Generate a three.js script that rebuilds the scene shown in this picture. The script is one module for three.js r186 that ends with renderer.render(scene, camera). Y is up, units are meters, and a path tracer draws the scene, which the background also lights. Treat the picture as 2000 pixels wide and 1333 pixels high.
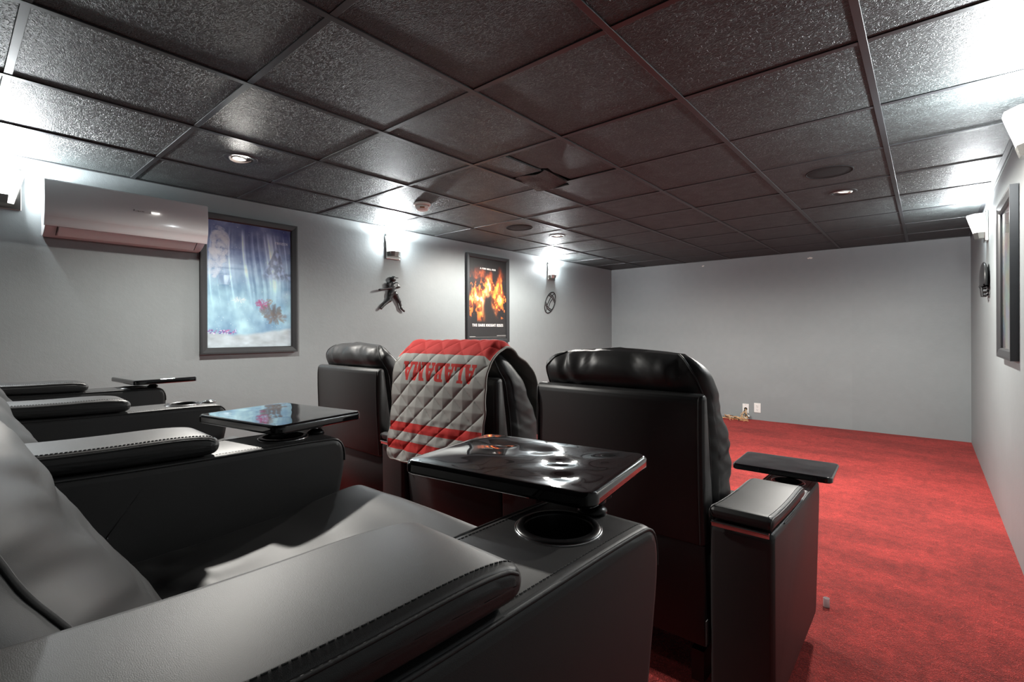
import * as THREE from 'three';
import { mergeGeometries, mergeVertices, toCreasedNormals } from 'three/addons/utils/BufferGeometryUtils.js';
import { RoundedBoxGeometry } from 'three/addons/geometries/RoundedBoxGeometry.js';
import { MarchingCubes } from 'three/addons/objects/MarchingCubes.js';
import { RectAreaLightUniformsLib } from 'three/addons/lights/RectAreaLightUniformsLib.js';
import { Brush, Evaluator, SUBTRACTION } from 'three-bvh-csg';

// ------------------------------------------------------------------ camera, light, exposure
const scene = new THREE.Scene();
scene.background = new THREE.Color(0x000000);
RectAreaLightUniformsLib.init();
const camera = new THREE.PerspectiveCamera(2 * Math.atan(1333 / 2 / 951) * 180 / Math.PI, 2000 / 1333, 0.02, 40);
camera.position.set(3.76, 1.148, 6.815);
camera.rotation.order = 'YXZ';
camera.rotation.set(0, 0.7061, -0.0035);
camera.setViewOffset(2000, 1333, 0, 18, 2000, 1333);
const SCONCE_CD = 2.6, SCONCE_UP_CD = 6.5, DOWN_CD = 37;
const SCONCE_COL = new THREE.Color().setRGB(0.93, 0.98, 1.0);
const DOWN_COL = new THREE.Color().setRGB(1.0, 0.965, 0.90);
const renderer = new THREE.WebGLRenderer();
renderer.toneMapping = THREE.LinearToneMapping;
renderer.toneMappingExposure = 0.75;
renderer.shadowMap.enabled = true;

// ------------------------------------------------------------------ helpers
let seed = 12345;
function srand(s) { seed = s >>> 0; }
function rnd() { seed |= 0; seed = seed + 0x6D2B79F5 | 0; let t = Math.imul(seed ^ seed >>> 15, 1 | seed); t = t + Math.imul(t ^ t >>> 7, 61 | t) ^ t; return ((t ^ t >>> 14) >>> 0) / 4294967296; }
const rr = (a, b) => a + (b - a) * rnd();
const clamp = (x, a = 0, b = 1) => Math.min(b, Math.max(a, x));
const sst = (a, b, x) => { const t = clamp((x - a) / (b - a)); return t * t * (3 - 2 * t); };
const lerp = (a, b, t) => a + (b - a) * t;
function hash3(x, y, z) { let h = Math.imul(x, 374761393) + Math.imul(y, 668265263) + Math.imul(z, 2147483647 - 97) | 0; h = Math.imul(h ^ h >>> 13, 1274126177); return ((h ^ h >>> 16) >>> 0) / 4294967296; }
function vnoise(x, y, z = 0) {
  const xi = Math.floor(x), yi = Math.floor(y), zi = Math.floor(z); let fx = x - xi, fy = y - yi, fz = z - zi;
  fx = fx * fx * (3 - 2 * fx); fy = fy * fy * (3 - 2 * fy); fz = fz * fz * (3 - 2 * fz);
  const g = (a, b, c) => hash3(xi + a, yi + b, zi + c);
  return lerp(lerp(lerp(g(0, 0, 0), g(1, 0, 0), fx), lerp(g(0, 1, 0), g(1, 1, 0), fx), fy),
    lerp(lerp(g(0, 0, 1), g(1, 0, 1), fx), lerp(g(0, 1, 1), g(1, 1, 1), fx), fy), fz);
}
const fbm = (x, y, z = 0, o = 4) => { let s = 0, a = 0.5, n = 0; for (let i = 0; i < o; i++) { s += a * vnoise(x, y, z); n += a; a *= 0.5; x *= 2.03; y *= 2.03; z *= 2.03; } return s / n; };
// noise that repeats every p cells
function pnoise(x, y, p, s = 0) {
  const xi = Math.floor(x), yi = Math.floor(y); let fx = x - xi, fy = y - yi; fx = fx * fx * (3 - 2 * fx); fy = fy * fy * (3 - 2 * fy);
  const m = (v) => ((v % p) + p) % p, g = (a, b) => hash3(m(xi + a), m(yi + b), s);
  return lerp(lerp(g(0, 0), g(1, 0), fx), lerp(g(0, 1), g(1, 1), fx), fy);
}
// piecewise smooth interpolation through [x, y] pairs
function curve(pts) {
  return (x) => {
    if (x <= pts[0][0]) return pts[0][1];
    for (let i = 0; i < pts.length - 1; i++) if (x <= pts[i + 1][0]) {
      const p0 = pts[Math.max(0, i - 1)], p1 = pts[i], p2 = pts[i + 1], p3 = pts[Math.min(pts.length - 1, i + 2)];
      const h = p2[0] - p1[0], t = (x - p1[0]) / h;
      const m1 = i === 0 ? (p2[1] - p1[1]) / h : (p2[1] - p0[1]) / (p2[0] - p0[0]);
      const m2 = i + 2 >= pts.length ? (p2[1] - p1[1]) / h : (p3[1] - p1[1]) / (p3[0] - p1[0]);
      const t2 = t * t, t3 = t2 * t;
      return (2 * t3 - 3 * t2 + 1) * p1[1] + (t3 - 2 * t2 + t) * h * m1 + (-2 * t3 + 3 * t2) * p2[1] + (t3 - t2) * h * m2;
    }
    return pts[pts.length - 1][1];
  };
}
const counts = {};
function numbered(name) { const n = counts[name] = (counts[name] || 0) + 1; return n === 1 ? name : name + '_' + String(n - 1).padStart(3, '0'); }
function shadows(o) { o.castShadow = true; o.receiveShadow = true; return o; }
function part(name, geo, mat, parent, label) { const m = shadows(new THREE.Mesh(geo, mat)); m.name = name; parent.add(m); if (label) m.userData.label = label; return m; }
function thing(name, label, category, pos = [0, 0, 0], turn = 0, group) {
  const g = new THREE.Group(); g.name = numbered(name); g.position.set(...pos); g.rotation.y = turn; scene.add(g);
  g.userData = { label, category }; if (group) g.userData.group = group; return g;
}
function struct(name, label, category) { const g = new THREE.Group(); g.name = name; scene.add(g); g.userData = { kind: 'structure', label, category }; return g; }
function structMesh(name, geo, mat, label, category) { const m = shadows(new THREE.Mesh(geo, mat)); m.name = name; scene.add(m); m.userData = { kind: 'structure', label, category }; return m; }
const box = (w, h, d, x = 0, y = 0, z = 0) => { const g = new THREE.BoxGeometry(w, h, d); g.translate(x, y, z); return g; };
const rbox = (w, h, d, r, x = 0, y = 0, z = 0, s = 3) => { const g = new RoundedBoxGeometry(w, h, d, s, r); g.translate(x, y, z); return g; };
const cyl = (r1, r2, h, x = 0, y = 0, z = 0, s = 24) => { const g = new THREE.CylinderGeometry(r1, r2, h, s); g.translate(x, y, z); return g; };
function merge(list) { return mergeGeometries(list.map((g) => { const h = g.index ? g.toNonIndexed() : g; for (const k of Object.keys(h.attributes)) if (!['position', 'normal', 'uv'].includes(k)) h.deleteAttribute(k); if (!h.attributes.uv) h.setAttribute('uv', new THREE.BufferAttribute(new Float32Array(h.attributes.position.count * 2), 2)); return h; })); }
function tube(pts, r, seg = 40, rs = 6, closed = false) { return new THREE.TubeGeometry(new THREE.CatmullRomCurve3(pts.map((p) => new THREE.Vector3(...p)), closed), seg, r, rs, closed); }
const lathe = (pts, s = 48) => new THREE.LatheGeometry(pts.map((p) => new THREE.Vector2(...p)), s);
// box-projected uv in metres
function boxUV(geo, ou = 0, ov = 0) {
  const g = geo.index ? geo.toNonIndexed() : geo; const p = g.attributes.position, n = p.count, uv = new Float32Array(n * 2);
  const a = new THREE.Vector3(), b = new THREE.Vector3(), c = new THREE.Vector3();
  for (let i = 0; i < n; i += 3) {
    a.fromBufferAttribute(p, i); b.fromBufferAttribute(p, i + 1); c.fromBufferAttribute(p, i + 2);
    const nx = (b.y - a.y) * (c.z - a.z) - (b.z - a.z) * (c.y - a.y), ny = (b.z - a.z) * (c.x - a.x) - (b.x - a.x) * (c.z - a.z), nz = (b.x - a.x) * (c.y - a.y) - (b.y - a.y) * (c.x - a.x);
    const ax = Math.abs(nx), ay = Math.abs(ny), az = Math.abs(nz);
    [a, b, c].forEach((v, k) => { const j = (i + k) * 2; if (ay >= ax && ay >= az) { uv[j] = v.x; uv[j + 1] = v.z; } else if (ax >= az) { uv[j] = v.z; uv[j + 1] = v.y; } else { uv[j] = v.x; uv[j + 1] = v.y; } uv[j] += ou; uv[j + 1] += ov; });
  }
  g.setAttribute('uv', new THREE.BufferAttribute(uv, 2)); return g;
}
// parametric surface grid: f(i/nu, j/nv) -> [x,y,z]; uv from fuv
function grid(nu, nv, f, fuv, wrapU = false) {
  const P = [], U = [], I = [];
  for (let j = 0; j <= nv; j++) for (let i = 0; i <= nu; i++) { P.push(...f(i / nu, j / nv)); U.push(...(fuv ? fuv(i / nu, j / nv) : [i / nu, j / nv])); }
  const w = nu + 1;
  for (let j = 0; j < nv; j++) for (let i = 0; i < nu; i++) { const a = j * w + i, b = a + 1, c = a + w, d = c + 1; I.push(a, b, d, a, d, c); }
  const g = new THREE.BufferGeometry(); g.setAttribute('position', new THREE.Float32BufferAttribute(P, 3)); g.setAttribute('uv', new THREE.Float32BufferAttribute(U, 2)); g.setIndex(I); g.computeVertexNormals();
  if (wrapU) { const n = g.attributes.normal; for (let j = 0; j <= nv; j++) { const a = j * w, b = a + nu; const v = new THREE.Vector3(n.getX(a) + n.getX(b), n.getY(a) + n.getY(b), n.getZ(a) + n.getZ(b)).normalize(); n.setXYZ(a, v.x, v.y, v.z); n.setXYZ(b, v.x, v.y, v.z); } }
  return g;
}

// ------------------------------------------------------------------ textures
function dataTex(size, fn, srgb = false, repeatM = 1, sizeY = size) {
  const d = new Uint8Array(size * sizeY * 4);
  for (let y = 0; y < sizeY; y++) for (let x = 0; x < size; x++) { const c = fn(x, y), o = (y * size + x) * 4; d[o] = clamp(c[0]) * 255; d[o + 1] = clamp(c[1]) * 255; d[o + 2] = clamp(c[2]) * 255; d[o + 3] = 255; }
  const t = new THREE.DataTexture(d, size, sizeY); t.wrapS = t.wrapT = THREE.RepeatWrapping; t.magFilter = THREE.LinearFilter; t.minFilter = THREE.LinearMipmapLinearFilter; t.generateMipmaps = true;
  if (srgb) t.colorSpace = THREE.SRGBColorSpace; t.repeat.set(1 / repeatM, 1 / repeatM); t.needsUpdate = true; return t;
}
// ceiling tile: matted black glass fibre with pale hairs
const FS = 1024; const fibre = new Float32Array(FS * FS);
srand(77);
for (let i = 0; i < FS * FS; i++) fibre[i] = 0.16 + 0.10 * rnd();
for (let k = 0; k < 60000; k++) {
  let x = rnd() * FS, y = rnd() * FS, a = rr(-0.6, 0.6) + (rnd() < 0.35 ? rr(-1.5, 1.5) : 0), L = rr(3, 13), v = Math.pow(rnd(), 2.6) * 0.85 + 0.10, da = rr(-0.04, 0.04);
  for (let s = 0; s < L; s++) { const o = ((y | 0) & (FS - 1)) * FS + ((x | 0) & (FS - 1)); fibre[o] = Math.max(fibre[o], v); x += Math.cos(a); y += Math.sin(a); a += da; }
}
const fibAt = (x, y) => fibre[(y & (FS - 1)) * FS + (x & (FS - 1))];
const tileMap = dataTex(FS, (x, y) => { const f = fibAt(x, y), c = pnoise(x / 64, y / 64, 16, 3), v = 0.10 + 0.42 * f * (0.75 + 0.5 * c); return [v * 0.92, v, v]; }, true, 0.95);
const tileBump = dataTex(FS, (x, y) => { const v = 0.9 * fibAt(x, y) + 0.10 * pnoise(x / 8, y / 4, 256, 5) + 0.10 * pnoise(x / 32, y / 32, 32, 9); return [v, v, v]; }, false, 0.95);
// carpet: short twisted pile
const CS = 1024; const pile = new Float32Array(CS * CS);
srand(5);
for (let i = 0; i < CS * CS; i++) pile[i] = 0.30 + 0.15 * rnd();
for (let k = 0; k < 90000; k++) {
  let x = rnd() * CS, y = rnd() * CS, a = rr(0, 6.28), L = rr(3, 8), v = rr(0.25, 1);
  for (let s = 0; s < L; s++) { for (let q = 0; q < 2; q++) { const o = (((y + q) | 0) & (CS - 1)) * CS + ((x | 0) & (CS - 1)); pile[o] = lerp(pile[o], v, 0.8); } x += Math.cos(a); y += Math.sin(a); a += rr(-0.3, 0.3); }
}
const pileAt = (x, y) => pile[(y & (CS - 1)) * CS + (x & (CS - 1))];
const carpetMap = dataTex(CS, (x, y) => { const f = pileAt(x, y), c = pnoise(x / 32, y / 32, 32, 2), v = 0.34 + 0.76 * f + 0.14 * (c - 0.5); return [v, v * 0.96, v * 0.95]; }, true, 0.9);
const carpetBump = dataTex(CS, (x, y) => { const v = 0.8 * pileAt(x, y) + 0.2 * pnoise(x / 16, y / 16, 64, 4); return [v, v, v]; }, false, 0.9);
// leather grain
const leatherBump = dataTex(512, (x, y) => {
  let d1 = 9, d2 = 9; const P = 64, gx = x / 8, gy = y / 8, xi = Math.floor(gx), yi = Math.floor(gy);
  for (let j = -1; j <= 1; j++) for (let i = -1; i <= 1; i++) { const cx = xi + i, cy = yi + j, mx = ((cx % P) + P) % P, my = ((cy % P) + P) % P; const dx = cx + hash3(mx, my, 1) - gx, dy = cy + hash3(mx, my, 2) - gy, d = Math.sqrt(dx * dx + dy * dy); if (d < d1) { d2 = d1; d1 = d; } else if (d < d2) d2 = d; }
  const v = clamp((d2 - d1) * 2.2) * 0.6 + 0.4 * pnoise(x / 4, y / 4, 128, 8); return [v, v, v];
}, false, 0.07);
// wall: roller stipple
const wallBump = dataTex(512, (x, y) => { const v = 0.5 * pnoise(x / 3, y / 3, 0x7fffffff, 1) + 0.5 * pnoise(x / 16, y / 16, 32, 2); return [v, v, v]; }, false, 0.5);
const wallMap = dataTex(512, (x, y) => { const v = 0.97 + 0.03 * (pnoise(x / 64, y / 32, 16, 6) - 0.5) + 0.015 * (pnoise(x / 8, y / 8, 64, 7) - 0.5); return [v, v, v]; }, true, 3.1);
const brushed = dataTex(256, (x, y) => { const v = 0.35 + 0.4 * hash3(1, y, 3) * (0.7 + 0.3 * pnoise(x / 32, y, 256, 2)); return [v, v, v]; }, false, 0.12);

// ------------------------------------------------------------------ materials
const std = (o) => new THREE.MeshStandardMaterial(o), phy = (o) => new THREE.MeshPhysicalMaterial(o);
const lin = (r, g, b) => new THREE.Color().setRGB(r, g, b);
const M = {
  wall: std({ color: lin(0.248, 0.276, 0.283), map: wallMap, roughness: 0.48, bumpMap: wallBump, bumpScale: 0.0004 }),
  tile: std({ color: lin(1, 1, 1), map: tileMap, roughness: 0.52, bumpMap: tileBump, bumpScale: 0.0065 }),
  tileEdge: std({ color: lin(0.35, 0.3, 0.22), roughness: 0.9 }),
  tee: std({ color: lin(0.02, 0.021, 0.023), roughness: 0.4 }),
  plenum: std({ color: lin(0.02, 0.02, 0.02), roughness: 0.9 }),
  carpet: std({ color: lin(0.68, 0.068, 0.059), map: carpetMap, roughness: 0.95, bumpMap: carpetBump, bumpScale: 0.009, vertexColors: true }),
  leather: phy({ color: lin(0.031, 0.0312, 0.032), roughness: 0.46, bumpMap: leatherBump, bumpScale: 0.00006 }),
  thread: std({ color: lin(0.02, 0.02, 0.021), roughness: 0.7 }),
  gloss: phy({ color: lin(0.006, 0.006, 0.007), roughness: 0.04, clearcoat: 1, clearcoatRoughness: 0.02 }),
  blackPlastic: std({ color: lin(0.012, 0.012, 0.013), roughness: 0.28 }),
  darkVoid: std({ color: lin(0.006, 0.006, 0.006), roughness: 0.9 }),
  chrome: std({ color: lin(0.75, 0.75, 0.76), metalness: 1, roughness: 0.14 }),
  nickel: std({ color: lin(0.62, 0.61, 0.58), metalness: 1, roughness: 0.36, roughnessMap: brushed }),
  frame: std({ color: lin(0.020, 0.021, 0.023), roughness: 0.42 }),
  glass: phy({ color: lin(1, 1, 1), roughness: 0.0, transmission: 1, thickness: 0, ior: 1.5 }),
  acWhite: phy({ color: lin(0.56, 0.56, 0.57), roughness: 0.16, clearcoat: 1, clearcoatRoughness: 0.04 }),
  acCase: std({ color: lin(0.56, 0.55, 0.55), roughness: 0.35 }),
  white: std({ color: lin(0.75, 0.75, 0.73), roughness: 0.35 }),
  cream: std({ color: lin(0.74, 0.72, 0.66), roughness: 0.45 }),
  ironBlack: std({ color: lin(0.014, 0.014, 0.015), roughness: 0.33 }),
  speaker: std({ color: lin(0.004, 0.004, 0.004), roughness: 0.9 }),
  bulb: std({ color: lin(0.9, 0.88, 0.82), emissive: lin(1, 0.93, 0.80), emissiveIntensity: 3.0, roughness: 0.4 }),
  shade: std({ color: lin(0.85, 0.86, 0.86), emissive: lin(0.97, 0.99, 1.0), emissiveIntensity: 1.5, roughness: 0.5 }),
};

// ------------------------------------------------------------------ room shell
const W = 4.10, H = 2.107, D = 11.4, T = 0.6096, RISER = 0.322, RISER_Z = 5.71;
const GX = [0, 0.5525, 1.162, 1.7715, 2.381, 2.9905, 3.600, W];           // grid lines across the room
const GZ = []; for (let j = -8; j <= 9; j++) GZ.push(6.043 - T * j);       // grid lines along the room, back to front
const metreUV = (g) => boxUV(g);
structMesh('wall_left', metreUV(box(0.12, 2.5, D + 0.24, -0.06, 1.25, D / 2)), M.wall, 'grey painted wall on the left carrying the posters', 'wall');
structMesh('wall_right', metreUV(box(0.12, 2.5, D + 0.24, W + 0.06, 1.25, D / 2)), M.wall, 'grey painted wall on the right beside the aisle', 'wall');
const wallFront = struct('wall_front', 'blank grey front wall of the theater room', 'wall');
part('wall_panel', metreUV(box(W, 2.5, 0.12, W / 2, 1.25, -0.06)), M.wall, wallFront);
structMesh('wall_back', metreUV(box(W, 2.5, 0.12, W / 2, 1.25, D + 0.06)), M.wall, 'grey painted wall behind the back row', 'wall');
// paint chips on the front wall
srand(31);
for (const [x, y, s] of [[1.411, 2.045, 0.022], [2.684, 2.028, 0.030]]) {
  const sh = new THREE.Shape(); for (let k = 0; k < 11; k++) { const a = k / 11 * 6.283, r = s * rr(0.45, 1.1); const px = Math.cos(a) * r, py = Math.sin(a) * r * 0.45; k ? sh.lineTo(px, py) : sh.moveTo(px, py); }
  const g = new THREE.ExtrudeGeometry(sh, { depth: 0.002, bevelEnabled: false }); g.translate(x, y, 0.0003); part('paint_chip', g, M.cream, wallFront, 'bare plaster chip in the paint');
}
// floor, with tone patches where the pile is brushed to and fro
function carpetPlane(x0, x1, z0, z1, y, step) {
  const nx = Math.round((x1 - x0) / step), nz = Math.round((z1 - z0) / step);
  const g = grid(nx, nz, (u, v) => { const x = lerp(x0, x1, u), z = lerp(z1, z0, v); return [x, y + 0.003 * fbm(x * 9, z * 9, 1, 2), z]; }, (u, v) => [lerp(x0, x1, u), lerp(z1, z0, v)]);
  const p = g.attributes.position, c = [];
  for (let i = 0; i < p.count; i++) { const x = p.getX(i), z = p.getZ(i); const n = fbm(x * 2.2 + 3, z * 5.5, 4, 3), m = vnoise(x * 6, z * 14, 8); const v = 0.80 + 0.34 * sst(0.3, 0.7, n) + 0.09 * (m - 0.5); c.push(v, v, v); }
  g.setAttribute('color', new THREE.Float32BufferAttribute(c, 3)); return g;
}
const floor = struct('floor', 'red carpeted floor', 'floor');
part('carpet', carpetPlane(0, W, 0, RISER_Z + 0.05, 0, 0.03), M.carpet, floor);
part('subfloor', box(W + 0.2, 0.1, D + 0.2, W / 2, -0.055, D / 2), M.plenum, floor);
const riser = struct('floor_platform', 'red carpeted platform under the back row', 'platform');
part('platform_top', carpetPlane(0, W, RISER_Z, D, RISER, 0.04), M.carpet, riser);
{ const g = metreUV(box(W, RISER - 0.004, D - RISER_Z, W / 2, (RISER - 0.004) / 2, (D + RISER_Z) / 2)); const c = new Float32Array(g.attributes.position.count * 3).fill(0.95); g.setAttribute('color', new THREE.BufferAttribute(c, 3)); part('platform_body', g, M.carpet, riser); }

// ceiling: lay-in tiles between tees, closed above
const ceiling = struct('ceiling', 'low suspended ceiling of black fibre tiles in black tees', 'ceiling');
part('deck', box(W + 0.24, 0.08, D + 0.24, W / 2, 2.54, D / 2), M.plenum, ceiling);
srand(9);
const tileGeos = {};
function tileGeo(w, d, k) {
  const id = w.toFixed(2) + d.toFixed(2) + k; if (tileGeos[id]) return tileGeos[id];
  return tileGeos[id] = boxUV(box(w, 0.016, d), k * 0.37, k * 0.61);
}
const HOLE = [3, 2];                                                        // the torn tile: column 3, between grid lines 2 and 3
for (let i = 0; i < 7; i++) for (let j = -9; j <= 9; j++) {
  const x0 = GX[i] + 0.004, x1 = GX[i + 1] - 0.004, zb = 6.043 - T * j, zf = Math.max(0, 6.043 - T * (j + 1));
  if (zb - zf < 0.1 || (i === HOLE[0] && j === HOLE[1])) continue;
  const z1 = Math.min(D, zb) - 0.004, z0 = zf + 0.004;
  const m = part('ceiling_tile', tileGeo(x1 - x0, z1 - z0, (i * 5 + j * 3 + 60) % 4), M.tile, ceiling);
  m.position.set((x0 + x1) / 2, H + 0.0118 + rr(-0.001, 0.001), (z0 + z1) / 2); m.rotation.z = rr(-0.002, 0.002); m.rotation.x = rr(-0.002, 0.002);
}
{ // torn tile: a large remnant, a loose strip and a sagging flap
  const x0 = GX[3] + 0.006, x1 = GX[4] - 0.006, z1 = 6.043 - T * 2 - 0.006, z0 = 6.043 - T * 3 + 0.006, cx = 2.01, cz = 4.475;
  const sh = new THREE.Shape(); sh.moveTo(cx + 0.012, -z1); sh.lineTo(x1, -z1); sh.lineTo(x1, -z0); sh.lineTo(cx + 0.035, -z0); sh.lineTo(cx + 0.030, -(cz - 0.06)); sh.lineTo(cx + 0.05, -(cz + 0.015)); sh.lineTo(cx + 0.012, -(cz + 0.035));
  const a = new THREE.ExtrudeGeometry(sh, { depth: 0.016, bevelEnabled: false }); a.rotateX(-Math.PI / 2); a.translate(0, H + 0.007, 0);
  part('ceiling_tile', boxUV(a, 0.2, 0.1), M.tile, ceiling, 'larger remnant of the torn ceiling tile');
  const b = boxUV(box(cx - x0 - 0.004, 0.016, z1 - cz - 0.012, 0, 0, 0), 0.4, 0.3);
  const bm = part('ceiling_tile', b, M.tile, ceiling, 'loose strip of the torn ceiling tile'); bm.position.set((x0 + cx) / 2, H + 0.011, (z1 + cz + 0.012) / 2); bm.rotation.set(0.012, 0, -0.02);
  const f = (s) => grid(24, 24, (u, v) => { const x = lerp(x0 - 0.002, cx + 0.015, u), z = lerp(cz - 0.012 + 0.018 * Math.sin(u * 7), z0 + 0.004, v); const sag = 0.034 * Math.pow(v, 1.5) * (0.55 + 0.45 * Math.sin(u * 2.6 + 0.5)) + 0.004 * (vnoise(u * 5, v * 5, 3) - 0.5); return [x, H + 0.006 - sag + s, z]; }, (u, v) => [u * 0.25 + 0.1, v * 0.25 + 0.5]);
  const lo = f(0), up = f(0.013); const flip = up.toNonIndexed();
  part('ceiling_tile', merge([lo, flip, tube([[x0, H - 0.006, z0 + 0.006], [(x0 + cx) / 2, H - 0.022, z0 + 0.004], [cx + 0.015, H - 0.02, z0 + 0.004]], 0.0065, 20, 6)]), M.tile, ceiling, 'sagging torn flap of a ceiling tile');
}
for (let i = 1; i < 7; i++) {
  part('grid_runner', merge([rbox(0.024, 0.006, D, 0.0012, GX[i], H + 0.0015, D / 2, 1), box(0.003, 0.03, D, GX[i], H + 0.018, D / 2)]), M.tee, ceiling);
}
for (let j = -8; j <= 9; j++) { const z = 6.043 - T * j; if (z < 0.05 || z > D) continue;
  for (let i = 0; i < 7; i++) part('cross_tee', rbox(GX[i + 1] - GX[i] - 0.024, 0.005, 0.024, 0.0012, (GX[i] + GX[i + 1]) / 2, H + 0.0025, z, 1), M.tee, ceiling);
}
structMesh('trim_1', merge([box(0.022, 0.0035, D, 0.011, H + 0.001, D / 2), box(0.002, 0.024, D, 0.001, H + 0.012, D / 2)]), M.tee, 'black wall angle along the left wall', 'trim');
structMesh('trim_2', merge([box(0.022, 0.0035, D, W - 0.011, H + 0.001, D / 2), box(0.003, 0.022, D, W - 0.0015, H - 0.010, D / 2)]), M.tee, 'black wall angle along the right wall', 'trim');
structMesh('trim_3', box(W, 0.0035, 0.022, W / 2, H + 0.001, 0.011), M.tee, 'black wall angle along the front wall', 'trim');

// ------------------------------------------------------------------ recliners
// local axes: origin on the floor under the rear face of the backrest, middle of the seat; +z to the back of the room, chair faces -z
const SEAT_HW = 0.329, ARM_W = 0.175;
function extrudeX(pts, w, bev, seg = 4, close = true) {        // closed (z, y) outline swept across x, edges rounded inside the outline
  const sh = new THREE.Shape(); pts.forEach(([z, y], i) => i ? sh.lineTo(-z, y) : sh.moveTo(-z, y)); sh.closePath();
  const g = new THREE.ExtrudeGeometry(sh, { depth: w - 2 * bev, bevelEnabled: true, bevelSize: bev, bevelThickness: bev, bevelOffset: -bev, bevelSegments: seg, curveSegments: 8 });
  g.rotateY(Math.PI / 2); g.translate(-w / 2 + bev, 0, 0); return g;
}
function roundPoly(pts, n = 7) {                                 // [z, y, radius]
  const out = [];
  for (let i = 0; i < pts.length; i++) {
    const p = pts[i], a = pts[(i + pts.length - 1) % pts.length], b = pts[(i + 1) % pts.length]; const r = p[2] || 0;
    if (!r) { out.push([p[0], p[1]]); continue; }
    const va = [a[0] - p[0], a[1] - p[1]], vb = [b[0] - p[0], b[1] - p[1]], la = Math.hypot(...va), lb = Math.hypot(...vb), ra = Math.min(r, la * 0.49), rb = Math.min(r, lb * 0.49);
    const A = [p[0] + va[0] / la * ra, p[1] + va[1] / la * ra], B = [p[0] + vb[0] / lb * rb, p[1] + vb[1] / lb * rb];
    for (let k = 0; k <= n; k++) { const t = k / n; out.push([(1 - t) ** 2 * A[0] + 2 * t * (1 - t) * p[0] + t * t * B[0], (1 - t) ** 2 * A[1] + 2 * t * (1 - t) * p[1] + t * t * B[1]]); }
  }
  return out;
}
function soft(geo, angle = 0.6) { return toCreasedNormals(geo, angle); }
// arm shell with a real well for the cup
const ARM_F = -0.770, CUP_Z = ARM_F + 0.135, PIN_Z = ARM_F + 0.052, ARM_Y = 0.566;
const armOutline = roundPoly([[-0.01, 0.075, 0.01], [-0.005, 0.585, 0.03], [-0.30, 0.568, 0.2], [ARM_F + 0.10, 0.566, 0.1], [ARM_F, 0.560, 0.10], [ARM_F + 0.10, 0.075, 0.03]], 8);
let armShell;
{
  const g = boxUV(extrudeX(armOutline, ARM_W, 0.016, 4)); const wellG = boxUV(cyl(0.046, 0.042, 0.12, 0, ARM_Y - 0.02, CUP_Z, 40));
  const A = new Brush(mergeVertices(g)), B = new Brush(mergeVertices(wellG)); A.updateMatrixWorld(); B.updateMatrixWorld();
  const ev = new Evaluator(); ev.useGroups = false; const R = ev.evaluate(A, B, SUBTRACTION);
  armShell = soft(boxUV(R.geometry), 0.55);
}
const cupLiner = lathe([[0, ARM_Y - 0.076], [0.040, ARM_Y - 0.074], [0.0435, ARM_Y - 0.02], [0.044, ARM_Y + 0.002], [0.047, ARM_Y + 0.0065], [0.055, ARM_Y + 0.0055], [0.0575, ARM_Y + 0.001], [0.057, ARM_Y - 0.002]], 56);
cupLiner.translate(0, -0.002, CUP_Z);
const cupRim = new THREE.TorusGeometry(0.0565, 0.0016, 6, 56); cupRim.rotateX(Math.PI / 2); cupRim.translate(0, ARM_Y + 0.0005, CUP_Z);
const PAD_F = ARM_F + 0.298;
const padOutline = roundPoly([[0.0, 0.592, 0.02], [0.004, 0.634, 0.03], [-0.10, 0.622, 0.1], [-0.26, 0.615, 0.1], [PAD_F + 0.06, 0.616, 0.06], [PAD_F, 0.606, 0.035], [PAD_F + 0.004, 0.570, 0.022], [-0.30, 0.572, 0.2]], 9);
const padGeo = soft(boxUV(extrudeX(padOutline, ARM_W - 0.002, 0.017, 6)), 0.9);
function seamLine(outline, x, off, r, from, to) {                  // piping along the upper edge of an outline
  const pts = outline.filter(([z, y]) => z >= from && z <= to && y > 0.50).map(([z, y]) => [x, y + off, z]); return tube(pts, r, 90, 6);
}
const padTopPts = (() => { return padOutline.filter(([z, y]) => y > 0.603); })();
const padSeam = (s) => tube(padTopPts.map(([z, y]) => [s * (ARM_W / 2 - 0.0045), y - 0.0065, z + (z < PAD_F + 0.02 ? 0.004 : 0)]), 0.0022, 90, 6);
function stitchRow(pts, r, pitch, fill) {                          // short raised thread dashes along a polyline
  const cv = new THREE.CatmullRomCurve3(pts.map((p) => new THREE.Vector3(...p))), L = cv.getLength(), n = Math.floor(L / pitch), list = [];
  for (let k = 0; k < n; k++) { const a = cv.getPointAt(k / n), b = cv.getPointAt(Math.min(1, (k + fill) / n)); const g = new THREE.CylinderGeometry(r, r, a.distanceTo(b), 5); g.rotateX(Math.PI / 2); const m = new THREE.Matrix4().lookAt(b, a, new THREE.Vector3(0, 1, 0)).setPosition(a.clone().add(b).multiplyScalar(0.5)); g.applyMatrix4(m); list.push(g); }
  return merge(list);
}
const padStitch = (s) => stitchRow(padTopPts.map(([z, y]) => [s * (ARM_W / 2 - (s > 0 ? 0.0155 : 0.003)), y + (s > 0 ? 0.0001 : -0.012), z]), 0.0008, 0.0062, 0.62);
const armTopPts = (() => { return armOutline.filter(([z, y]) => z < -0.05 && y > 0.50); })();
const armSeam = (s) => tube(armTopPts.map(([z, y]) => [s * (ARM_W / 2 - 0.0045), y - 0.0035 * (y > 0.5 ? 1 : 0.2), z + 0.003]), 0.0024, 80, 6);
const armStitch = (s) => stitchRow(armTopPts.filter(([z, y]) => y > 0.5 && z < PAD_F + 0.2).map(([z, y]) => [s * (ARM_W / 2 - 0.0175), y + 0.0001, z + 0.002]), 0.0008, 0.0062, 0.62);
const G_padTrim = merge([padSeam(1), padSeam(-1)]), G_padStitch = merge([padStitch(1), padStitch(-1)]);
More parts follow.
